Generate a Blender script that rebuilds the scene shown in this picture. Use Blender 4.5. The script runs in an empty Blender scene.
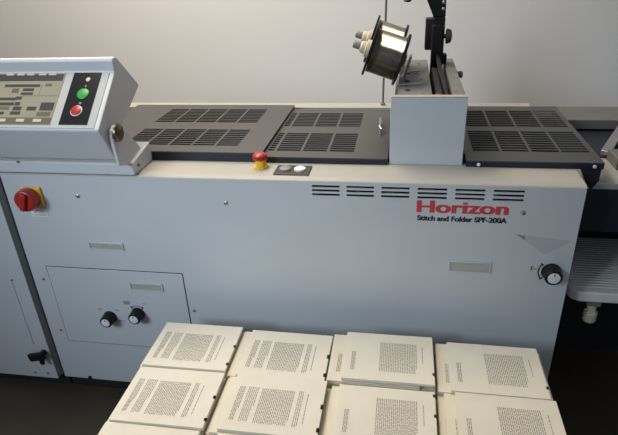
import bpy, bmesh, math, random
from mathutils import Vector, Matrix
random.seed(7)
sc = bpy.context.scene
C = sc.collection

# ---------------------------------------------------------------- materials
def mat(name, col, rough=0.5, metal=0.0, noise=0.0, scale=30.0, bump=0.0, spec=0.5, stretch=None, emit=0.0):
    m = bpy.data.materials.new(name); m.use_nodes = True
    nt = m.node_tree; b = nt.nodes['Principled BSDF']
    b.inputs['Base Color'].default_value = (*col, 1)
    b.inputs['Roughness'].default_value = rough
    b.inputs['Metallic'].default_value = metal
    b.inputs['Specular IOR Level'].default_value = spec
    if emit:
        b.inputs['Emission Color'].default_value = (*col, 1); b.inputs['Emission Strength'].default_value = emit
    if noise or bump:
        tc = nt.nodes.new('ShaderNodeTexCoord'); n = nt.nodes.new('ShaderNodeTexNoise')
        n.inputs['Scale'].default_value = scale; n.inputs['Detail'].default_value = 5
        src = tc.outputs['Object']
        if stretch:
            mp = nt.nodes.new('ShaderNodeMapping'); mp.inputs['Scale'].default_value = stretch
            nt.links.new(src, mp.inputs['Vector']); src = mp.outputs['Vector']
        nt.links.new(src, n.inputs['Vector'])
        if noise:
            r = nt.nodes.new('ShaderNodeMapRange')
            r.inputs['From Min'].default_value = 0.3; r.inputs['From Max'].default_value = 0.7
            r.inputs['To Min'].default_value = 1 - noise; r.inputs['To Max'].default_value = 1 + noise
            nt.links.new(n.outputs['Fac'], r.inputs['Value'])
            mx = nt.nodes.new('ShaderNodeMix'); mx.data_type = 'RGBA'; mx.blend_type = 'MULTIPLY'
            mx.inputs['Factor'].default_value = 1
            mx.inputs[6].default_value = (*col, 1)
            cb = nt.nodes.new('ShaderNodeCombineColor')
            for i in range(3): nt.links.new(r.outputs['Result'], cb.inputs[i])
            nt.links.new(cb.outputs['Color'], mx.inputs[7])
            nt.links.new(mx.outputs[2], b.inputs['Base Color'])
        if bump:
            bp = nt.nodes.new('ShaderNodeBump'); bp.inputs['Strength'].default_value = bump; bp.inputs['Distance'].default_value = 0.002
            nt.links.new(n.outputs['Fac'], bp.inputs['Height']); nt.links.new(bp.outputs['Normal'], b.inputs['Normal'])
    return m

PAINT = mat('light_grey_enamel', (0.56, 0.575, 0.59), 0.42, noise=0.03, scale=4)
FASCIA = mat('grey_fascia_enamel', (0.40, 0.41, 0.41), 0.45, noise=0.03, scale=4)
BEIGE = mat('warm_lit_beige_enamel', (0.41, 0.39, 0.348), 0.5, noise=0.03, scale=6)  # beige tone has warm overhead light on the grey paint mixed in
LID = mat('charcoal_enamel', (0.060, 0.060, 0.060), 0.42, noise=0.06, scale=8)
HEADTOP = mat('dark_grey_casting', (0.16, 0.155, 0.145), 0.5, noise=0.12, scale=25)
BLACK = mat('black_plastic', (0.009, 0.009, 0.010), 0.45, noise=0.1, spec=0.3)
MATTE = mat('matt_black_steel', (0.010, 0.010, 0.012), 0.75, noise=0.1)
NAVY = mat('blue_black_enamel', (0.010, 0.014, 0.026), 0.5, noise=0.1)
STEEL = mat('worn_steel', (0.50, 0.49, 0.47), 0.35, metal=0.9, noise=0.1, scale=40)
BRONZE = mat('dark_bronze', (0.16, 0.13, 0.09), 0.3, metal=0.8, noise=0.1)
PAPER = mat('cream_paper', (0.76, 0.70, 0.58), 0.85, noise=0.03, scale=18, spec=0.2)
PAPER_WARM = mat('cream_paper_warm', (0.76, 0.685, 0.545), 0.85, noise=0.04, scale=18, spec=0.2)
INK = mat('grey_printing_ink', (0.28, 0.26, 0.225), 0.9, spec=0.1)
MARK = mat('black_ink', (0.014, 0.012, 0.010), 0.8)
WALLM = mat('white_wall_paint', (0.84, 0.815, 0.79), 0.9, noise=0.02, scale=1.5, bump=0.05, spec=0.2)
FLOORM = mat('brown_floor', (0.060, 0.047, 0.028), 0.6, noise=0.22, scale=5)
RED = mat('red_plastic', (0.40, 0.024, 0.018), 0.35, noise=0.03)
REDL = mat('red_print', (0.58, 0.045, 0.045), 0.6)
YELLOW = mat('yellow_plastic', (0.85, 0.50, 0.03), 0.4, noise=0.03)
GREEN = mat('green_plastic', (0.035, 0.30, 0.06), 0.4, noise=0.03)
WHITE = mat('white_plastic', (0.75, 0.75, 0.75), 0.45, noise=0.02)
CARD = mat('ivory_plastic', (0.40, 0.40, 0.345), 0.4, noise=0.06, scale=60)
LCD = mat('pale_screen', (0.27, 0.255, 0.19), 0.25, noise=0.08, scale=10)
UIDARK = mat('screen_dark_block', (0.06, 0.056, 0.06), 0.25)
UIMID = mat('screen_mid_block', (0.13, 0.12, 0.085), 0.25)
UILIGHT = mat('screen_light_block', (0.50, 0.46, 0.38), 0.25)
GLASSY = mat('glossy_black_film', (0.014, 0.013, 0.013), 0.2)
WIRE = mat('wound_steel_wire', (0.27, 0.255, 0.205), 0.17, metal=1.0, noise=0.08, scale=60)
CREAM = mat('cream_plastic', (0.62, 0.54, 0.38), 0.5, noise=0.06)
PATCH = mat('grey_patch', (0.47, 0.475, 0.48), 0.5, noise=0.05)
DKGREY = mat('dark_grey_marking', (0.27, 0.27, 0.28), 0.5, noise=0.05)
GREYBAR = mat('mid_grey_bar', (0.20, 0.195, 0.185), 0.5, noise=0.05)
POST = mat('dark_grey_post', (0.085, 0.088, 0.09), 0.5, noise=0.05)
PLATE = mat('dark_brown_plate', (0.035, 0.030, 0.022), 0.5, noise=0.05)
GREYP = mat('grey_plastic', (0.24, 0.235, 0.235), 0.5, noise=0.03)
RAILG = mat('dark_grey_rail', (0.15, 0.145, 0.135), 0.5, noise=0.05)
TRAYM = mat('pale_grey_tray', (0.74, 0.71, 0.66), 0.45, noise=0.05)
TRAYD = mat('grey_tray_rib', (0.62, 0.595, 0.555), 0.5, noise=0.05)

# ---------------------------------------------------------------- mesh helpers
class MB:
    def __init__(self): self.bm = bmesh.new()
    def quad(self, *pts):
        vs = [self.bm.verts.new(p) for p in pts]; self.bm.faces.new(vs); return self
    def box(self, x0, x1, y0, y1, z0, z1):
        v = [self.bm.verts.new((x, y, z)) for x in (x0, x1) for y in (y0, y1) for z in (z0, z1)]
        for f in ((0,1,3,2),(4,6,7,5),(0,4,5,1),(2,3,7,6),(0,2,6,4),(1,5,7,3)):
            self.bm.faces.new([v[i] for i in f])
        return self
    def obox(self, c, ax, ay, az, sx, sy, sz):          # box with its own axes
        c, ax, ay, az = Vector(c), Vector(ax).normalized(), Vector(ay).normalized(), Vector(az).normalized()
        v = [self.bm.verts.new(c+ax*sx*i/2+ay*sy*j/2+az*sz*k/2) for i in (-1,1) for j in (-1,1) for k in (-1,1)]
        for f in ((0,1,3,2),(4,6,7,5),(0,4,5,1),(2,3,7,6),(0,2,6,4),(1,5,7,3)):
            self.bm.faces.new([v[i] for i in f])
        return self
    def prism(self, poly, axis, a, b):                  # poly in the two other axes, in x,y,z order
        def P(p, t):
            q = list(p); q.insert(axis, t); return q
        A = [self.bm.verts.new(P(p, a)) for p in poly]; B = [self.bm.verts.new(P(p, b)) for p in poly]
        n = len(poly)
        self.bm.faces.new(A); self.bm.faces.new(B[::-1])
        for i in range(n): self.bm.faces.new((A[i], B[i], B[(i+1)%n], A[(i+1)%n]))
        return self
    def lathe(self, p0, axis, prof, n=28):              # prof: list of (distance along axis, radius)
        p0, ax = Vector(p0), Vector(axis).normalized()
        u = ax.orthogonal().normalized(); w = ax.cross(u); rings = []
        for d, r in prof:
            rings.append([self.bm.verts.new(p0+ax*d+(u*math.cos(t)+w*math.sin(t))*max(r, 1e-5)) for t in [2*math.pi*k/n for k in range(n)]])
        for a, b in zip(rings, rings[1:]):
            for k in range(n): self.bm.faces.new((a[k], a[(k+1)%n], b[(k+1)%n], b[k]))
        self.bm.faces.new(rings[0][::-1]); self.bm.faces.new(rings[-1])
        return self
    def tube(self, pts, r, n=10):
        pts = [Vector(p) for p in pts]; rings = []
        for i, p in enumerate(pts):
            t = (pts[min(i+1, len(pts)-1)]-pts[max(i-1, 0)]).normalized()
            u = t.cross(Vector((0.3, 0.9, 0.31))).normalized(); w = t.cross(u)
            rings.append([self.bm.verts.new(p+(u*math.cos(a)+w*math.sin(a))*r) for a in [2*math.pi*k/n for k in range(n)]])
        for a, b in zip(rings, rings[1:]):
            for k in range(n): self.bm.faces.new((a[k], a[(k+1)%n], b[(k+1)%n], b[k]))
        self.bm.faces.new(rings[0][::-1]); self.bm.faces.new(rings[-1])
        return self
    def grid(self, us, vs, hole, w0, w1, place):        # sheet of thickness w0..w1 with true openings
        us = sorted(set(round(u, 5) for u in us)); vs = sorted(set(round(v, 5) for v in vs)); cache = {}
        def V(i, j, k):
            if (i, j, k) not in cache: cache[i, j, k] = self.bm.verts.new(place(us[i], vs[j], w1 if k else w0))
            return cache[i, j, k]
        nu, nv = len(us)-1, len(vs)-1
        solid = [[not hole((us[i]+us[i+1])/2, (vs[j]+vs[j+1])/2) for j in range(nv)] for i in range(nu)]
        s = lambda i, j: 0 <= i < nu and 0 <= j < nv and solid[i][j]
        for i in range(nu):
            for j in range(nv):
                if not s(i, j): continue
                for k in (0, 1): self.bm.faces.new([V(i,j,k), V(i+1,j,k), V(i+1,j+1,k), V(i,j+1,k)])
                if not s(i-1, j): self.bm.faces.new([V(i,j,0), V(i,j+1,0), V(i,j+1,1), V(i,j,1)])
                if not s(i+1, j): self.bm.faces.new([V(i+1,j,0), V(i+1,j+1,0), V(i+1,j+1,1), V(i+1,j,1)])
                if not s(i, j-1): self.bm.faces.new([V(i,j,0), V(i+1,j,0), V(i+1,j,1), V(i,j,1)])
                if not s(i, j+1): self.bm.faces.new([V(i,j+1,0), V(i+1,j+1,0), V(i+1,j+1,1), V(i,j+1,1)])
        return self
    def build(self, name, m, parent=None, bevel=0, smooth=False, root=None):
        bmesh.ops.recalc_face_normals(self.bm, faces=self.bm.faces)
        me = bpy.data.meshes.new(name); 
        ref = root or parent
        base = parent
        off = Vector((0, 0, 0))
        while base is not None:
            off += base.location; base = base.parent
        if parent is None and root is not None: off = Vector(root)
        for v in self.bm.verts: v.co -= off
        self.bm.to_mesh(me); self.bm.free()
        o = bpy.data.objects.new(name, me); C.objects.link(o)
        if parent is not None: o.parent = parent
        elif root is not None: o.location = off
        me.materials.append(m)
        if smooth:
            for p in me.polygons: p.use_smooth = True
            try: me.set_sharp_from_angle(angle=math.radians(35))
            except Exception: pass
        if bevel:
            b = o.modifiers.new('bevel', 'BEVEL'); b.width = bevel; b.segments = 2; b.limit_method = 'ANGLE'
        return o

def thing(name, loc, label, cat, group=None):
    o = bpy.data.objects.new(name, None); C.objects.link(o); o.location = loc; o.empty_display_size = 0.05
    o['label'] = label; o['category'] = cat
    if group: o['group'] = group
    return o
def tag(o, label, cat, group=None):
    o['label'] = label; o['category'] = cat
    if group: o['group'] = group
    return o
def struct(o): o['kind'] = 'structure'; return o
def copy_tree(o, parent=None):
    c = o.copy(); C.objects.link(c)
    if parent is not None: c.parent = parent
    for ch in list(o.children): copy_tree(ch, c)
    return c
def lettering(name, body, m, parent, x0, x1, z0, z1, y, bold=0.0, smear=0.0):
    cu = bpy.data.curves.new(name, 'FONT'); cu.body = body; cu.size = 1; cu.offset = bold; cu.extrude = 0.01
    t = bpy.data.objects.new(name, cu); C.objects.link(t)
    bpy.context.view_layer.update()
    me = bpy.data.meshes.new_from_object(t.evaluated_get(bpy.context.evaluated_depsgraph_get()))
    bpy.data.objects.remove(t); bpy.data.curves.remove(cu)
    if smear:                                           # widen the upright strokes
        bm = bmesh.new(); bm.from_mesh(me); base = list(bm.verts)+list(bm.edges)+list(bm.faces)
        for k in (1, 2):
            g = bmesh.ops.duplicate(bm, geom=base)['geom']
            for v in g:
                if isinstance(v, bmesh.types.BMVert): v.co.x += smear*k/2
        bm.to_mesh(me); bm.free()
    n0 = len(me.vertices)//(3 if smear else 1); yo = [0.00012*(i//n0) for i in range(len(me.vertices))]
    xs = [v.co.x for v in me.vertices]; ys = [v.co.y for v in me.vertices]
    a, b, c, d = min(xs), max(xs), min(ys), max(ys)
    off = parent.location if parent.parent is None else parent.location + parent.parent.location
    for v in me.vertices:
        v.co = Vector((x0+(v.co.x-a)/(b-a)*(x1-x0), y+(-0.0004 if v.co.z > 0 else 0.0002)-yo[v.index], z0+(v.co.y-c)/(d-c)*(z1-z0))) - off
    me.name = name; me.materials.clear(); me.materials.append(m)
    o = bpy.data.objects.new(name, me); C.objects.link(o); o.parent = parent
    return o

# ---------------------------------------------------------------- setting
struct(MB().box(-4, 4, -4, 1.2, -0.05, 0).build('floor', FLOORM))
struct(MB().box(-4, 4, 1.2, 1.3, -0.05, 2.8).build('wall_back', WALLM))
struct(MB().box(-4, 4, 1.185, 1.2, 0, 0.09).build('baseboard_back', RAILG, bevel=0.003))

# ---------------------------------------------------------------- stitcher-folder machine
mc = thing('booklet_stitching_machine', (-0.32, 0.3, 0),
    'long light grey stitching and folding machine behind the paper stacks', 'machine')
X0, X1 = -1.068, 0.4185
# front cover: folded sheet with real vent slots
slots = [(-0.212, -0.144), (-0.127, -0.0605), (-0.0425, 0.0245), (0.0435, 0.112), (0.131, 0.1985), (0.2175, 0.2863)]
srows = [(0.7620, 0.7680), (0.7510, 0.7570), (0.7400, 0.7460)]
us = [X0, X1]+[a for s in slots for a in s]; vs = [0.055, 0.7760]+[a for s in srows for a in s]
fb = MB()
fb.grid(us, vs, lambda u, v: any(a < u < b for a, b in slots) and any(a < v < b for a, b in srows), 0, 0.004, lambda u, v, w: (u, w, v))
fb.box(X1-0.003, X1, 0.004, 0.13, 0.055, 0.774).box(X0, X0+0.003, 0.004, 0.13, 0.055, 0.774)
front = fb.build('front_cover', PAINT, mc)
MB().prism([(0.0003, 0.7745), (0.0003, 0.7765), (0.002, 0.7785), (0.006, 0.7805), (0.016, 0.7825), (0.03, 0.783), (0.128, 0.783), (0.128, 0.7745)], 0, X0, X1).build('top_ledge', BEIGE, mc)
MB().box(X0+0.01, X1-0.008, 0.02, 0.60, 0.075, 0.70).build('inner_frame', MATTE, mc)
MB().box(X0+0.003, X1-0.02, 0.02, 0.60, 0.0, 0.055).build('base_plinth', MATTE, mc, bevel=0.003)
MB().box(X0, X1-0.005, 0.60, 0.66, 0.06, 0.795).build('rear_rail', BEIGE, mc, bevel=0.002)
MB().box(X0+0.01, X1-0.01, 0.1285, 0.134, 0.70, 0.782).build('inner_front_wall', MATTE, mc)

def lid(name, x0, x1, y0, y1, zt, gx, gys, nslot, fill=0.72, skirt=0.026):
    bm = MB(); sl = []
    for ya, yb in gys:
        h = (yb-ya)/nslot
        for k in range(nslot): sl.append((ya+h*k+h*(1-fill)/2, ya+h*(k+1)-h*(1-fill)/2))
    us = [x0, x1]+[a for g in gx for a in g]; vs = [y0, y1]+[a for s in sl for a in s]
    bm.grid(us, vs, lambda u, v: any(a < u < b for a, b in gx) and any(a < v < b for a, b in sl), zt-0.003, zt, lambda u, v, w: (u, v, w))
    o = bm.build(name, LID, mc)
    sk = MB().box(x0, x1, y0, y0+0.003, zt-skirt, zt-0.003).box(x0, x1, y1-0.003, y1, zt-0.015, zt-0.003)
    sk.box(x1-0.003, x1, y0+0.003, y1-0.003, zt-0.008, zt-0.003).build('lid_skirt', NAVY, o)
    return o
# left lid, lying highest
g0 = [(-0.792+i*0.0685, -0.792+i*0.0685+0.0625) for i in range(5)]
g0 = [(a+0.012, b+0.012) for a, b in g0]
lidA = lid('vented_lid', -0.93, -0.362, 0.108, 0.578, 0.809, g0, [(0.158, 0.305), (0.372, 0.525)], 9)
lidA['label'] = 'left vented charcoal lid overlapping the middle one'
g1 = [(-0.3555, -0.3395), (-0.3325, -0.2675), (-0.2605, -0.195), (-0.188, -0.1225)]
lidB = lid('vented_lid', -0.361, -0.032, 0.105, 0.56, 0.8, g1, [(0.150, 0.306), (0.368, 0.514)], 9)
lidB['label'] = 'middle vented charcoal lid with a chrome pull handle'
MB().tube([(-0.059, 0.295, 0.799), (-0.059, 0.295, 0.818), (-0.0595, 0.305, 0.824), (-0.0625, 0.375, 0.824), (-0.063, 0.385, 0.818), (-0.063, 0.385, 0.799)], 0.0042).build('pull_handle', STEEL, lidB, smooth=True)
g2 = [(0.185+i*0.0725, 0.185+i*0.0725+0.0665) for i in range(4)]
lidC = lid('vented_lid', 0.162, 0.482, 0.104, 0.60, 0.8, g2, [(0.172, 0.343), (0.382, 0.55)], 9, skirt=0.017)
lidC['label'] = 'right vented charcoal lid overhanging the end of the machine'
for x in (0.192, 0.461):
    MB().lathe((x, 0.1035, 0.790), (0, -1, 0), [(0, 0.0045), (0.002, 0.0042), (0.003, 0.003)]).build('cap_screw', WHITE, lidC, smooth=True)
MB().prism([(0.424, 0.796), (0.480, 0.796), (0.479, 0.752), (0.465, 0.728), (0.452, 0.742)], 1, 0.1075, 0.1125).build('lid_bracket', MATTE, mc, bevel=0.001)

# access door on the front cover
MB().box(-1.0145, -0.5905, -0.0008, 0.001, 0.2095, 0.4875).build('door_gap', MATTE, mc)
door = MB().box(-1.0125, -0.5925, -0.0022, 0, 0.2115, 0.4855).build('access_door', PAINT, mc, bevel=0.0008)
# flush latches
def latch(x0, x1, z0, z1, y, par):
    fr = MB().grid([x0, x0+0.004, x1-0.004, x1], [z0, z0+0.004, z1-0.004, z1],
        lambda u, v: x0+0.004 < u < x1-0.004 and z0+0.004 < v < z1-0.004, y, y-0.0035, lambda u, v, w: (u, w, v)).build('flush_latch', PAINT, par, bevel=0.0008)
    MB().box(x0+0.0042, x1-0.0042, y-0.0012, y-0.0001, z0+0.0042, z1-0.0042).box(x0+0.02, x1-0.005, y-0.0024, y-0.0012, z0+0.0042, z1-0.009).build('latch_plate', CARD, fr)
latch(-0.857, -0.752, 0.552, 0.577, 0, mc)
latch(-0.759, -0.657, 0.421, 0.449, -0.0022, door)
latch(0.129, 0.233, 0.538, 0.572, 0, mc)
# dial knobs
def knob(x, z, y, r, par, arc=None):
    k = MB().lathe((x, y, z), (0, -1, 0), [(0, r), (0.003, r), (0.006, r*0.94), (0.029, r*0.88), (0.031, r*0.80)]).build('dial_knob', BLACK, par, smooth=True)
    MB().lathe((x, y-0.0305, z), (0, -1, 0), [(0, r*0.62), (0.0016, r*0.62), (0.002, r*0.56)]).build('white_cap', WHITE, k, smooth=True)
    MB().box(x-0.0012, x+0.0012, y-0.0330, y-0.0324, z+r*0.25, z+r*0.55).build('pointer_line', MARK, k)
    return k
k1 = knob(-0.846, 0.318, -0.0022, 0.0210, door)
k2 = knob(-0.752, 0.338, -0.0022, 0.0210, door)
k3 = knob(0.375, 0.553, 0, 0.0235, mc)
def arc(x, z, r, a0, a1, y, name, par, w=0.0016):
    bm = MB(); n = 12
    for i in range(n):
        t0, t1 = [math.radians(a0+(a1-a0)*(i+j)/n) for j in (0, 1)]
        bm.quad(*[(x+rr*math.cos(t), y, z+rr*math.sin(t)) for rr, t in ((r-w, t0), (r+w, t0), (r+w, t1), (r-w, t1))])
    for a in (a0, a1):
        t = math.radians(a); bm.obox((x+r*math.cos(t), y, z+r*math.sin(t)), (math.cos(t), 0, math.sin(t)), (0, 1, 0), (-math.sin(t), 0, math.cos(t)), 0.008, 0.0004, 0.004)
    return bm.build(name, MARK, par)
arc(0.375, 0.553, 0.030, 140, 225, -0.0006, 'dial_scale', mc)
arc(-0.752, 0.338, 0.027, 50, 130, -0.0028, 'dial_scale', door, 0.001)
for x, z, marks in ((-0.846, 0.318, ((-0.028, 0.028, 0.006, 0.0015), (-0.030, 0.022, 0.004, 0.0015), (0.028, 0.026, 0.007, 0.0015), (0.033, -0.012, 0.012, 0.0015), (-0.026, -0.018, 0.006, 0.003))),
                    (-0.752, 0.338, ((-0.030, 0.036, 0.010, 0.006), (0.026, 0.036, 0.006, 0.0015)))):
    for dx, dz, sx, sz in marks:
        MB().box(x+dx-sx, x+dx+sx, -0.0027, -0.0023, z+dz-sz, z+dz+sz).build('dial_legend', DKGREY, door)
MB().prism([(0.327, 0.552), (0.329, 0.552), (0.329, 0.5575), (0.341, 0.5575), (0.341, 0.559), (0.329, 0.559), (0.329, 0.564), (0.333, 0.564), (0.333, 0.566), (0.327, 0.566)], 1, -0.0005, 0.0001).build('dial_legend', MARK, mc)
# screws on the cover
for x, z in ((-0.852, 0.718), (-0.438, 0.711), (0.289, 0.711), (-0.30, 0.09)):
    s = MB().lathe((x, 0, z), (0, -1, 0), [(0, 0.0058), (0.002, 0.0054), (0.0032, 0.003)]).build('cover_screw', STEEL, mc, smooth=True)
for x, z in ((-1.035, 0.44), (-1.03, 0.25), (-0.575, 0.36), (-0.575, 0.27)):
    MB().lathe((x, 0, z), (0, -1, 0), [(0, 0.004), (0.002, 0.0036), (0.003, 0.002)]).build('cover_screw', GREYBAR, mc, smooth=True)
MB().box(-0.98, -0.972, -0.006, 0.0, 0.058, 0.066).build('catch_stud', BLACK, mc)
# flat grey triangle on the cover, darker at its left tip
MB().prism([(0.280, 0.653), (0.410, 0.641), (0.352, 0.601)], 1, -0.0006, 0.0001).build('triangular_patch', PATCH, mc)
MB().prism([(0.2815, 0.6525), (0.302, 0.6505), (0.302, 0.6385)], 1, -0.0009, -0.0005).build('patch_darker_tip', DKGREY, mc)
lettering('red_lettering', 'Horizon', REDL, mc, 0.043, 0.257, 0.7035, 0.7355, -0.0002, 0.014, 0.06)
lettering('black_lettering', 'Stitch and Folder SPF-200A', MARK, mc, 0.0455, 0.2555, 0.6815, 0.6955, -0.0002, 0.02, 0.06)

# mains switch
ms = MB().box(-1.016, -0.957, -0.008, 0, 0.686, 0.742).build('mains_switch', YELLOW, mc, bevel=0.003)
MB().lathe((-0.990, -0.008, 0.712), (0, -1, 0), [(0, 0.030), (0.004, 0.0315), (0.026, 0.0305), (0.029, 0.028)]).obox((-0.990, -0.040, 0.712), (1, 0, -0.3), (0, 1, 0), (0.3, 0, 1), 0.014, 0.012, 0.050).build('rotary_knob', RED, ms, smooth=True, bevel=0.002)
wl = MB().box(-1.008, -0.957, -0.0008, 0, 0.650, 0.676).build('white_sticker', WHITE, mc)
MB().box(-1.003, -0.985, -0.0012, -0.0007, 0.668, 0.671).box(-0.999, -0.990, -0.0012, -0.0007, 0.663, 0.666).box(-1.003, -0.962, -0.0012, -0.0007, 0.655, 0.6565).build('sticker_print', DKGREY, wl)

# emergency stop and double push button on the top ledge
es = MB().lathe((-0.357, 0.074, 0.783), (0, 0, 1), [(0, 0.020), (0.004, 0.020), (0.005, 0.0145), (0.022, 0.0145)]).build('emergency_stop', YELLOW, mc, smooth=True)
MB().lathe((-0.3585, 0.074, 0.802), (0, 0, 1), [(0, 0.0125), (0.003, 0.018), (0.008, 0.0195), (0.014, 0.0185), (0.019, 0.013), (0.0205, 0.006)]).build('mushroom_cap', RED, es, smooth=True)
pb = MB().box(-0.314, -0.223, 0.022, 0.083, 0.783, 0.7865).build('push_button_plate', PLATE, mc, bevel=0.002)
MB().lathe((-0.288, 0.053, 0.7865), (0, 0, 1), [(0, 0.0155), (0.004, 0.015), (0.006, 0.012)]).build('grey_button', GREYP, pb, smooth=True)
MB().lathe((-0.250, 0.053, 0.7865), (0, 0, 1), [(0, 0.0155), (0.004, 0.015), (0.006, 0.012)]).build('white_button', WHITE, pb, smooth=True)

# ---- stitching head
hd = MB().box(-0.028, 0.1535, 0.112, 0.120, 0.783, 0.955).build('head_front_plate', PAINT, mc, bevel=0.0015)
MB().box(-0.028, 0.1535, 0.1122, 0.132, 0.9545, 0.9575).build('head_lip', BEIGE, mc, bevel=0.001)
MB().box(-0.022, 0.149, 0.132, 0.60, 0.79, 0.90).build('head_body', HEADTOP, mc)
MB().box(-0.012, 0.073, 0.132, 0.60, 0.90, 0.951).build('head_left_block', HEADTOP, mc, bevel=0.003)
MB().box(0.121, 0.152, 0.132, 0.60, 0.90, 0.954).build('head_right_block', HEADTOP, mc, bevel=0.003)
MB().box(0.073, 0.121, 0.132, 0.60, 0.899, 0.905).build('head_slot_floor', MATTE, mc)
MB().box(0.083, 0.100, 0.15, 0.50, 0.905, 0.948).build('head_slide', MATTE, mc, bevel=0.003)
MB().tube([(0.108, 0.16, 0.945), (0.104, 0.25, 0.957), (0.100, 0.38, 0.965), (0.098, 0.50, 0.985)], 0.005).build('wire_guide_tube', BLACK, mc, smooth=True)
MB().tube([(0.115, 0.17, 0.93), (0.112, 0.27, 0.945), (0.107, 0.40, 0.955), (0.103, 0.51, 0.975)], 0.004).build('wire_guide_tube', BLACK, mc, smooth=True)
MB().box(0.079, 0.092, 0.135, 0.165, 0.905, 0.952).build('red_tab', RED, mc)
for y in (0.20, 0.30, 0.40, 0.49):
    MB().lathe((0.012, y, 0.9505), (0, 0, 1), [(0, 0.007), (0.002, 0.007), (0.003, 0.005)]).build('head_screw', BLACK, mc, smooth=True)
for x, y in ((0.045, 0.17), (0.048, 0.33), (0.045, 0.54), (0.040, 0.43)):
    MB().lathe((x, y, 0.9505), (0, 0, 1), [(0, 0.004), (0.003, 0.004)]).build('head_pin', STEEL, mc, smooth=True)
MB().tube([(-0.01, 0.245, 0.955), (0.045, 0.25, 0.956)], 0.0025).build('guide_pin', STEEL, mc, smooth=True)
MB().tube([(0.02, 0.40, 0.955), (0.042, 0.41, 0.956)], 0.0025).build('guide_pin', STEEL, mc, smooth=True)
MB().lathe((0.152, 0.50, 0.925), (1, 0, 0), [(0, 0.004), (0.008, 0.004), (0.009, 0.010), (0.022, 0.010), (0.024, 0.007)]).build('clamp_knob', RAILG, mc, smooth=True)
# upright arm
am = MB().box(0.080, 0.115, 0.505, 0.55, 0.905, 1.09)
am.prism([(0.080, 1.09), (0.115, 1.09), (0.113, 1.19), (0.050, 1.19), (0.060, 1.135), (0.076, 1.10)], 1, 0.505, 0.55)
arm = am.build('upright_arm', BLACK, mc, bevel=0.003)
MB().box(0.060, 0.085, 0.515, 0.555, 0.995, 1.085).build('arm_box', MATTE, arm, bevel=0.003)
MB().box(0.078, 0.111, 0.488, 0.506, 0.965, 1.07).build('arm_slide', BLACK, arm, bevel=0.004)
MB().box(0.100, 0.126, 0.50, 0.53, 0.955, 0.985).build('arm_foot', BLACK, arm, bevel=0.003)
MB().lathe((0.113, 0.52, 1.034), (1, 0, 0), [(0, 0.006), (0.006, 0.006), (0.007, 0.021), (0.014, 0.022), (0.022, 0.018), (0.025, 0.010)]).build('thumb_knob', BRONZE, arm, smooth=True)
for z in (1.112, 1.130):
    MB().lathe((0.107, 0.505, z), (0, -1, 0), [(0, 0.005), (0.003, 0.005), (0.005, 0.0025)]).build('arm_bolt', STEEL, arm, smooth=True)
MB().tube([(0.060, 0.53, 1.185), (0.035, 0.50, 1.195), (0.010, 0.44, 1.178), (0.004, 0.40, 1.150)], 0.006).lathe((0.004, 0.40, 1.152), (0, 0, -1), [(0, 0.008), (0.004, 0.012), (0.008, 0.008)]).build('wire_guide_arm', BLACK, arm, smooth=True)
# spool holder bracket
ax = Vector((math.cos(math.radians(19)), 0, -math.sin(math.radians(19)))); up = Vector((math.sin(math.radians(19)), 0, math.cos(math.radians(19))))
SP = [Vector((-0.0480, 0.30, 1.0225)), Vector((-0.054, 0.45, 1.026))]
for i in (0, 1):
    SP[i] = SP[i]
MB().obox(SP[0]+ax*0.053+Vector((0, 0.07, 0.0)), ax, (0, 1, 0), up, 0.005, 0.16, 0.03).obox((0.008, 0.37, 0.972), (0.33, 0, 1), (0, 1, 0), (-1, 0, 0.33), 0.075, 0.04, 0.006).build('spool_bracket', STEEL, mc, bevel=0.002)
MB().tube([(-0.066, 0.632, 0.79), (-0.0600, 0.632, 1.25)], 0.0036).build('wire_stand_rod', RAILG, mc, smooth=True)
MB().lathe((-0.066, 0.632, 0.795), (0, 0, 1), [(0, 0.008), (0.006, 0.008), (0.008, 0.005)]).build('rod_socket', RAILG, mc, smooth=True)

# ---- wire spools, lifted off their axle: things
def spool(center, label):
    r = thing('wire_spool', center, label, 'wire spool', 'stitching wire spools')
    c = Vector(center)
    MB().lathe(c-ax*0.040, ax, [(0, 0.030), *[(0.001+0.001*k, 0.058 if k % 2 else 0.0574) for k in range(79)], (0.080, 0.03)], 56).build('wound_wire', WIRE, r, smooth=True)
    for s in (-1, 1):
        p = c+ax*(0.040*s+(-0.0065 if s < 0 else 0.0))
        MB().lathe(p, ax, [(0, 0.066), (0.001, 0.069), (0.0055, 0.069), (0.0065, 0.066)], 48).build('flange', BLACK, r, smooth=True)
    MB().lathe(c-ax*0.0465, -ax, [(0, 0.024), (0.010, 0.023), (0.012, 0.017), (0.022, 0.016), (0.026, 0.012)], 28).build('hub', CREAM, r, smooth=True)
    MB().lathe(c-ax*0.0715, -ax, [(0, 0.010), (0.018, 0.010), (0.021, 0.008)], 20).build('axle_stub', GREYBAR, r, smooth=True)
    return r
spool(SP[0], 'near spool of stitching wire with cream hub, above left of the stitching head')
spool(SP[1], 'farther wire spool, partly hidden behind the near spool')

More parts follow.
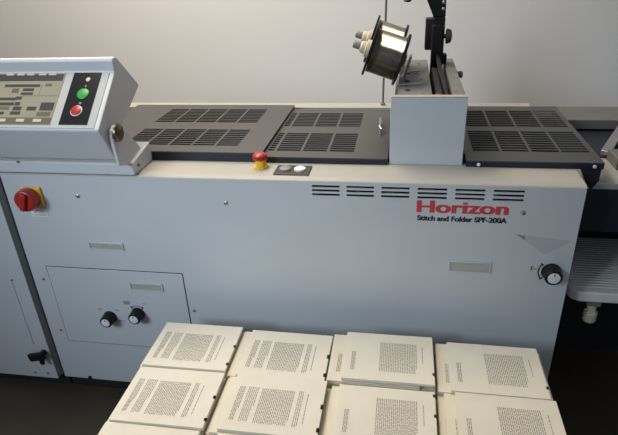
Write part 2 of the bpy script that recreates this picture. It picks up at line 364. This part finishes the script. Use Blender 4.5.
# ---- control console (one thing on the machine)
cs = thing('control_console', (-0.97, 0.06, 0.782), 'tilted grey control console with a screen at the left end of the machine', 'control panel')
th = math.radians(40.4); S0 = Vector((0, -0.085, 0.926)); su = Vector((0, math.cos(th), math.sin(th))); sn = Vector((0, -math.sin(th), math.cos(th)))
def SPt(x, s, d=0.0): return Vector((x, 0, 0))+S0+su*s+sn*d
XL, XR = -1.32, -0.695
prof = [(-0.0, 0.0), (0.003, 0.004), (0.167, 0.004), (0.170, 0.007), (0.184, 0.0235), (0.190, 0.0265), (0.198, 0.0235), (0.2045, 0.012), (0.207, -0.01), (0.2155, -0.108), (0.210, -0.112), (0.080, -0.088), (-0.016, -0.100), (-0.021, -0.096)]
pl = [((S0+su*s+sn*d).y, (S0+su*s+sn*d).z) for s, d in prof]
hs = MB().prism(pl, 0, XL, XR).build('housing', PAINT, cs, bevel=0.003)
def sbox(bm, x0, x1, s0, s1, d0, d1):
    c = SPt((x0+x1)/2, (s0+s1)/2, (d0+d1)/2); return bm.obox(c, (1, 0, 0), su, sn, x1-x0, s1-s0, d1-d0)
def sround(bm, x, s, r, d0, d1): return bm.lathe(SPt(x, s, d0), sn, [(0, r), ((d1-d0)*0.6, r), (d1-d0, r*0.85)], 28)
fp = sbox(MB(), XL+0.004, XR-0.012, 0.006, 0.1655, 0.0035, 0.0055).build('fascia', FASCIA, cs, bevel=0.0008)
scn = sbox(MB(), -1.20, -0.822, 0.014, 0.164, 0.005, 0.0062).build('screen', LCD, cs)
R = [(-1.011,.164,-.836,.138),(-.979,.13,-.882,.122),(-.925,.118,-.895,.11),(-.927,.106,-.894,.099),(-.983,.091,-.935,.083),(-.98,.077,-.936,.068),(-.937,.094,-.92,.085),(-.934,.078,-.92,.068),(-.935,.065,-.912,.054),(-.897,.065,-.872,.054),(-.971,.05,-.955,.042),(-.938,.051,-.911,.042),(-.863,.077,-.827,.054)]
blocks, mids, lights = ('display_block', UIDARK), ('display_block', UIMID), ('display_block', UILIGHT)
def srect(bm, x0, s1, x1, s0, d):
    q = MB().quad(SPt(x0, s0, d), SPt(x1, s0, d), SPt(x1, s1, d), SPt(x0, s1, d))
    q.build(bm[0], bm[1], bm[2] if len(bm) > 2 else scn)
for r in R[1:]: srect(blocks, *r, 0.0065)
srect(blocks, -1.198, 0.160, -0.826, 0.140, 0.0065)
for x0, s1, x1, s0 in ((-1.19, .128, -1.02, .118), (-1.17, .105, -1.10, .085), (-1.07, .105, -1.02, .09), (-1.15, .07, -1.06, .05), (-1.04, .06, -1.01, .045)): srect(blocks, x0, s1, x1, s0, 0.0065)
srect(mids, -1.198, 0.034, -0.823, 0.016, 0.0065)
srect(mids, -0.8775, 0.132, -0.8765, 0.098, 0.0065); srect(mids, -0.922, 0.0965, -0.823, 0.0955, 0.0065)
srect(mids, -0.955, 0.118, -0.935, 0.105, 0.0065); srect(mids, -0.985, 0.065, -0.945, 0.056, 0.0065); srect(mids, -0.866, 0.05, -0.83, 0.038, 0.0065); srect(mids, -0.868, 0.132, -0.85, 0.124, 0.0065)
for x in (-1.15, -1.11, -1.07, -1.03, -0.985, -0.955, -0.928, -0.895, -0.868): srect(lights, x, 0.163, x+0.02, 0.157, 0.0068)
for x in (-1.1, -1.03, -0.965, -0.915, -0.87): srect(lights, x, 0.030, x+0.022, 0.022, 0.0068)
bpn = sbox(MB(), -0.800, -0.7265, 0.015, 0.164, 0.005, 0.0065).build('button_panel', GLASSY, cs)
sround(MB(), -0.7595, 0.101, 0.0150, 0.0065, 0.0095).build('start_button', GREEN, bpn, smooth=True)
rb = sround(MB(), -0.764, 0.053, 0.0150, 0.0065, 0.008).build('stop_button_ring', WHITE, bpn, smooth=True)
sround(MB(), -0.764, 0.053, 0.0130, 0.008, 0.0105).build('stop_button', RED, bpn, smooth=True)
sround(MB(), -0.757, 0.143, 0.0060, 0.0065, 0.0085).build('status_lamp', CREAM, bpn, smooth=True)
mk = ('button_symbol', GREYBAR, bpn); srect(mk, -0.763, 0.0775, -0.757, 0.072, 0.0068); srect(mk, -0.7605, 0.127, -0.7565, 0.121, 0.0068)
# stand of the console
st = MB().prism([(-0.006, 0.784), (-0.006, 0.815), (0.0, 0.8185), (0.105, 0.838), (0.105, 0.784)], 0, XL, -0.671)
st.build('stand_base', PAINT, cs, bevel=0.003)
MB().prism([(-0.058, 0.905), (-0.052, 0.918), (-0.036, 0.927), (-0.016, 0.922), (0.055, 0.850), (0.075, 0.826), (-0.004, 0.812), (-0.050, 0.828)], 0, -0.6895, -0.681).build('hinge_ear', PAINT, cs, bevel=0.0015)
MB().lathe((-0.681, -0.034, 0.908), (1, 0, 0), [(0, 0.010), (0.002, 0.010), (0.0025, 0.0225), (0.007, 0.0225), (0.009, 0.019)]).build('hinge_knob', BRONZE, cs, smooth=True)
MB().lathe((-0.671, 0.02, 0.803), (1, 0, 0), [(0, 0.004), (0.003, 0.004)]).build('stand_screw', RAILG, cs, smooth=True)
MB().box(-1.0, -0.992, -0.0075, -0.005, 0.812, 0.818).build('stand_slot', RAILG, cs)

# ---------------------------------------------------------------- neighbouring cabinet, left
lc = thing('machine_cabinet', (-1.5, 0.3, 0), 'light grey cabinet cut off by the left edge of the photo, next to the machine', 'cabinet')
MB().box(-1.95, -1.096, 0.0, 0.60, 0.04, 0.778).build('cabinet_body', PAINT, lc, bevel=0.002)
MB().box(-1.94, -1.072, 0.02, 0.58, 0.0, 0.04).build('cabinet_plinth', MATTE, lc)
MB().box(-1.094, -1.0705, -0.004, 0.10, 0.062, 0.778).build('edge_post', POST, lc, bevel=0.004)
lv = MB().lathe((-1.116, 0.0, 0.153), (0, -1, 0), [(0, 0.010), (0.014, 0.010), (0.016, 0.008)]).build('door_lock', BLACK, lc, smooth=True)
MB().obox((-1.130, -0.022, 0.150), (1, 0, 0.25), (0, 1, 0), (-0.25, 0, 1), 0.058, 0.012, 0.030).obox((-1.118, -0.02, 0.132), (1, 0, 0), (0, 1, 0), (0, 0, 1), 0.016, 0.010, 0.03).build('lever', BLACK, lv, bevel=0.005)
for x, z in ((-1.144, 0.429), (-1.177, 0.06), (-1.129, 0.061)):
    MB().lathe((x, 0, z), (0, -1, 0), [(0, 0.004), (0.002, 0.0035)]).build('cabinet_screw', GREYBAR, lc, smooth=True)
MB().box(-1.146, -1.1445, -0.0005, 0.001, 0.18, 0.42).build('cabinet_seam', GREYBAR, lc)

# ---------------------------------------------------------------- delivery unit, right
du = thing('delivery_unit', (0.8, 0.35, 0), 'dark delivery unit with ribbed tray past the right end of the machine', 'machine')
MB().box(0.44, 1.3, 0.40, 0.66, 0.0, 0.72).build('lower_body', MATTE, du)
MB().box(0.44, 1.3, 0.12, 0.40, 0.605, 0.725).build('front_box', NAVY, du, bevel=0.003)
MB().box(0.43, 1.3, 0.115, 0.295, 0.726, 0.742).build('deck_plate', BEIGE, du, bevel=0.002)
MB().box(0.44, 1.3, 0.31, 0.545, 0.726, 0.738).build('recessed_bed', NAVY, du)
MB().box(0.42, 1.3, 0.66, 0.70, 0.60, 0.742).box(0.50, 1.3, 0.548, 0.70, 0.742, 0.772).build('back_rail', RAILG, du, bevel=0.002)
bk = MB().box(0.549, 0.80, 0.205, 0.285, 0.742, 0.772).build('bearing_block', RAILG, du, bevel=0.003)
MB().lathe((0.560, 0.205, 0.757), (0, -1, 0), [(0, 0.010), (0.003, 0.009), (0.006, 0.004)]).build('shaft_end', BLACK, bk, smooth=True)
MB().obox((0.605, 0.405, 0.758), (0.118, 0.235, 0), (-0.235, 0.118, 0), (0, 0, 1), 0.26, 0.026, 0.012).build('side_guide', STEEL, du, bevel=0.002)
MB().obox((0.655, 0.405, 0.752), (0.118, 0.235, 0), (-0.235, 0.118, 0), (0, 0, 1), 0.26, 0.020, 0.006).build('feed_belt', MATTE, du)
for x, z in ((0.452, 0.700), (0.452, 0.627)):
    MB().lathe((x, 0.12, z), (0, -1, 0), [(0, 0.005), (0.002, 0.0045), (0.003, 0.002)]).build('box_screw', STEEL, du, smooth=True)
# ribbed tray
tz = 0.45
tp = []
for (cx, cy, a0) in ((0.487, 0.100, 180), ):
    for k in range(9):
        a = math.radians(a0+k*90/8); tp.append((cx+0.03*math.cos(a), cy+0.03*math.sin(a)))
tp += [(1.05, 0.07), (1.05, 0.38), (0.457, 0.38)]
tr = MB().prism(tp, 2, tz-0.03, tz).build('delivery_tray', TRAYM, du, bevel=0.004)
rb = MB()
for k in range(22):
    y = 0.098+k*0.0128
    rb.box(0.468, 1.04, y, y+0.0050, tz, tz+0.0022)
rb.build('tray_ribs', TRAYD, tr)
MB().box(0.515, 0.55, 0.10, 0.135, 0.385, 0.421).build('tray_bracket', GREYBAR, du, bevel=0.003)
MB().lathe((0.533, 0.115, 0.33), (0, 0, 1), [(0, 0.015), (0.004, 0.0175), (0.03, 0.0175), (0.034, 0.012), (0.056, 0.012)]).build('levelling_foot', CREAM, du, smooth=True)
MB().box(0.57, 0.60, 0.25, 0.41, 0.39, 0.42).build('tray_support', MATTE, du)

# ---------------------------------------------------------------- work table under the stacks
ZT = 0.345
tb = thing('stack_table', (-0.13, -0.36, 0), 'low table hidden beneath the rows of paper stacks', 'table')
MB().box(-0.585, 0.325, -0.60, -0.125, ZT-0.03, ZT).build('tabletop', BLACK, tb, bevel=0.003)
for x in (-0.56, 0.30):
    for y in (-0.58, -0.15):
        MB().box(x-0.018, x+0.018, y-0.018, y+0.018, 0, ZT-0.03).build('leg', MATTE, tb)

# ---------------------------------------------------------------- booklets
def page_sheet(w, d, h, wob):
    """bundle of loose sheets: slightly uneven layers, origin at the bottom centre"""
    bm = MB(); n = max(3, int(h/0.0035)); z = 0.0
    rr = random.Random(wob)
    for i in range(n):
        a = 0.0 if i == n-1 else rr.uniform(-0.0012, 0.0012); b = 0.0 if i == n-1 else rr.uniform(-0.0012, 0.0012)
        z1 = h*(i+1)/n
        bm.box(-w/2+a, w/2+a, -d/2+b, d/2+b, z, z1-0.0002); z = z1
    return bm
def print_block(bm, w, d, z, x0, x1, y0, y1, pitch, rr, short=0.12):
    """lines run along y (page turned sideways); x0..x1, y0..y1 are page fractions, y0 nearest the back"""
    n = max(1, int(round((x1-x0)*w/pitch)))
    for i in range(n):
        x = -w/2+x0*w+(x1-x0)*w*(i+0.5)/n
        a = y0; end = y1 if i < n-1 or n < 4 else y0+(y1-y0)*rr.uniform(0.4, 0.9)
        while a < end-0.01:
            L = min(rr.uniform(0.02, 0.075), end-a)
            ya, yb = d/2-a*d, d/2-(a+L)*d
            ht = 0.00085
            bm.quad((x-ht, yb, z), (x+ht, yb, z), (x+ht, ya, z), (x-ht, ya, z))
            a += L+0.012
KINDS = {
 'full': [(.075,.145,.24,.84),(.175,.295,.24,.85),(.325,.685,.25,.86),(.725,.785,.24,.86),(.825,.835,.28,.80)],
 'part': [(.40,.82,.20,.82),(.875,.885,.26,.60),(.085,.135,.44,.82)],
 'under': [(.085,.135,.44,.82)],
}
W, Dp = 0.2115, 0.164
def booklet(kind, h, label, group, seed, mt):
    rr = random.Random(seed)
    r = thing('booklet', (0, 0, 0), label, 'booklet', group)
    page_sheet(W, Dp, h, seed).build('sheets', mt, r)
    for (x0, x1, y0, y1) in KINDS[kind]:
        pm = MB(); print_block(pm, W, Dp, h+0.0003, x0, x1, y0, y1, 0.0040, rr)
        pm.build('text_block' if x1-x0 > .055 else 'side_note' if kind != 'full' and x1 < .2 else 'text_line' if x1-x0 < .02 else 'text_block', INK, r)
    return r
def black_mark(par, fr, h, w=0.0026, l=0.008):
    y = Dp/2-fr*Dp
    MB_ = MB().box(W/2-w*1.6, W/2+0.0014, y-l/2, y+l/2, h-0.004, h+0.0006)
    o = MB_.build('black_mark', MARK, None); o.parent = par
    return o
def place(o, x, y, z, rot=0.0):
    o.location = (x, y, z); o.rotation_euler = (0, 0, rot)

cols = ['first', 'second', 'third', 'fourth']
rows = ['back', 'middle', 'front']
# centre of the visible top booklet for every stack
tops = {(0,0):(-.4995,-.190,.4,.010), (0,1):(-.2605,-.195,.398,-.006), (0,2):(-.0115,-.1835,.405,.004), (0,3):(.235,-.1885,.398,-.004),
        (1,0):(-.4960,-.3615,.4,.012), (1,1):(-.2530,-.3575,.4,.000), (1,2):(-.0120,-.3600,.396,.000), (1,3):(.243,-.3545,.396,-.006),
        (2,0):(-.4985,-.5310,.398,.004), (2,1):(-.2480,-.5280,.396,.004), (2,2):(-.0120,-.5330,.392,.000), (2,3):(.246,-.5270,.392,.000)}
under = {(0,0):(-.006,.001), (0,1):(-.022,.002), (0,2):(-.033,-.003), (0,3):(-.026,.002),
         (1,0):(-.006,-.001), (1,1):(-.019,-.003), (1,2):(-.018,.001), (1,3):(-.022,.003),
         (2,0):(-.006,0), (2,1):(-.012,-.002), (2,2):(-.014,0), (2,3):(-.022,.002)}
TH, UH = 0.008, 0.009
srcs = {}
for key, seed in (('full', 11), ('part', 23)):
    srcs[key] = booklet(key, TH, '', 'booklets on top of the stacks', seed, PAPER)
srcs['under'] = booklet('under', UH, '', 'booklets lying second in the stacks', 31, PAPER_WARM)
bb = page_sheet(W, Dp, 0.026, 5).build('bundle_proto', PAPER_WARM, None)
used = set()
desc = {0: 'full text page', 1: 'full text page', 2: 'short text and side note', 3: 'short text and side note'}
def get(key):
    if key not in used: used.add(key); return srcs[key]
    return copy_tree(srcs[key])
for (r, c), (x, y, zt, rot) in tops.items():
    kind = 'full' if c < 2 else 'part'
    ux, uy = under[(r, c)]
    o = get(kind); place(o, x, y, zt-TH, rot)
    o['label'] = f'top booklet with {desc[c]}, {rows[r]} row, {cols[c]} stack from left'
    u = get('under'); place(u, x+ux, y+uy, zt-TH-UH-0.0005, rot*0.3+0.003*((r+c) % 3-1))
    u['label'] = f'booklet just under the top one, {rows[r]} row, {cols[c]} stack from left'
    b = bb if (r, c) == (0, 0) else bb.copy()
    if b is not bb: C.objects.link(b)
    b.name = 'paper_bundle'; xa, xb = ((-.612, -.389), (-.3875, -.151), (-.1495, .0985), (.1, .352))[c]
    b.location = ((xa+xb)/2, y+uy*0.5, ZT+0.0002); b.scale = ((xb-xa-0.003)/W, 1.012, (zt-TH-UH-0.0005-ZT-0.0005)/0.026)
    b['label'] = f'lowest bundle of sheets, {rows[r]} row, {cols[c]} stack from left'; b['category'] = 'paper bundle'; b['group'] = 'paper bundles at the bottom of the stacks'
    marks = {0: (.47, .86), 1: (.50, .88), 2: (.07, .42), 3: ()}[c]
    if (r, c) == (0, 2): marks = (.80,)
    for f in marks:
        black_mark(o, f, TH); black_mark(u, min(.96, f+.05), UH)

# ---------------------------------------------------------------- light
def area(name, loc, target, sx, sy, power, col):
    l = bpy.data.lights.new(name, 'AREA'); l.shape = 'RECTANGLE'; l.size = sx; l.size_y = sy; l.energy = power; l.color = col
    o = bpy.data.objects.new(name, l); C.objects.link(o); o.location = loc
    o.rotation_euler = (Vector(target)-Vector(loc)).to_track_quat('-Z', 'Y').to_euler()
    return o
wd = area('window_daylight', (-1.85, -2.2, 2.0), (-0.50, 0.0, 0.72), 1.0, 0.9, 4.3, (0.72, 0.86, 1.0))
wd.data.spread = math.radians(46)
area('ceiling_lamp', (-0.85, 0.56, 2.5), (-0.78, 0.52, 0.7), 1.6, 0.6, 50, (1.0, 0.89, 0.73))
w = bpy.data.worlds.new('room_light'); sc.world = w; w.use_nodes = True
w.node_tree.nodes['Background'].inputs['Color'].default_value = (0.75, 0.85, 1.0, 1)
w.node_tree.nodes['Background'].inputs['Strength'].default_value = 0.21

# ---------------------------------------------------------------- camera
yaw, pitch, roll = math.radians(-10.529), math.radians(26.854), math.radians(2.707)
f = Vector((math.sin(yaw)*math.cos(pitch), math.cos(yaw)*math.cos(pitch), -math.sin(pitch)))
rt = Vector((math.cos(yaw), -math.sin(yaw), 0)); dn = f.cross(rt)
r2 = rt*math.cos(roll)+dn*math.sin(roll); d2 = dn*math.cos(roll)-rt*math.sin(roll)
cam = bpy.data.cameras.new('camera'); co = bpy.data.objects.new('camera', cam); C.objects.link(co)
cam.sensor_width = 36; cam.lens = 539.795/618*36; cam.clip_start = 0.02
m = Matrix((r2, -d2, -f)).transposed().to_4x4(); m.translation = Vector((0, -1.2, 1.296)); co.matrix_world = m
sc.camera = co
vs_ = sc.view_settings; vs_.view_transform = 'Standard'; vs_.look = 'None'; vs_.exposure = 0.0; vs_.gamma = 1; vs_.use_curve_mapping = False
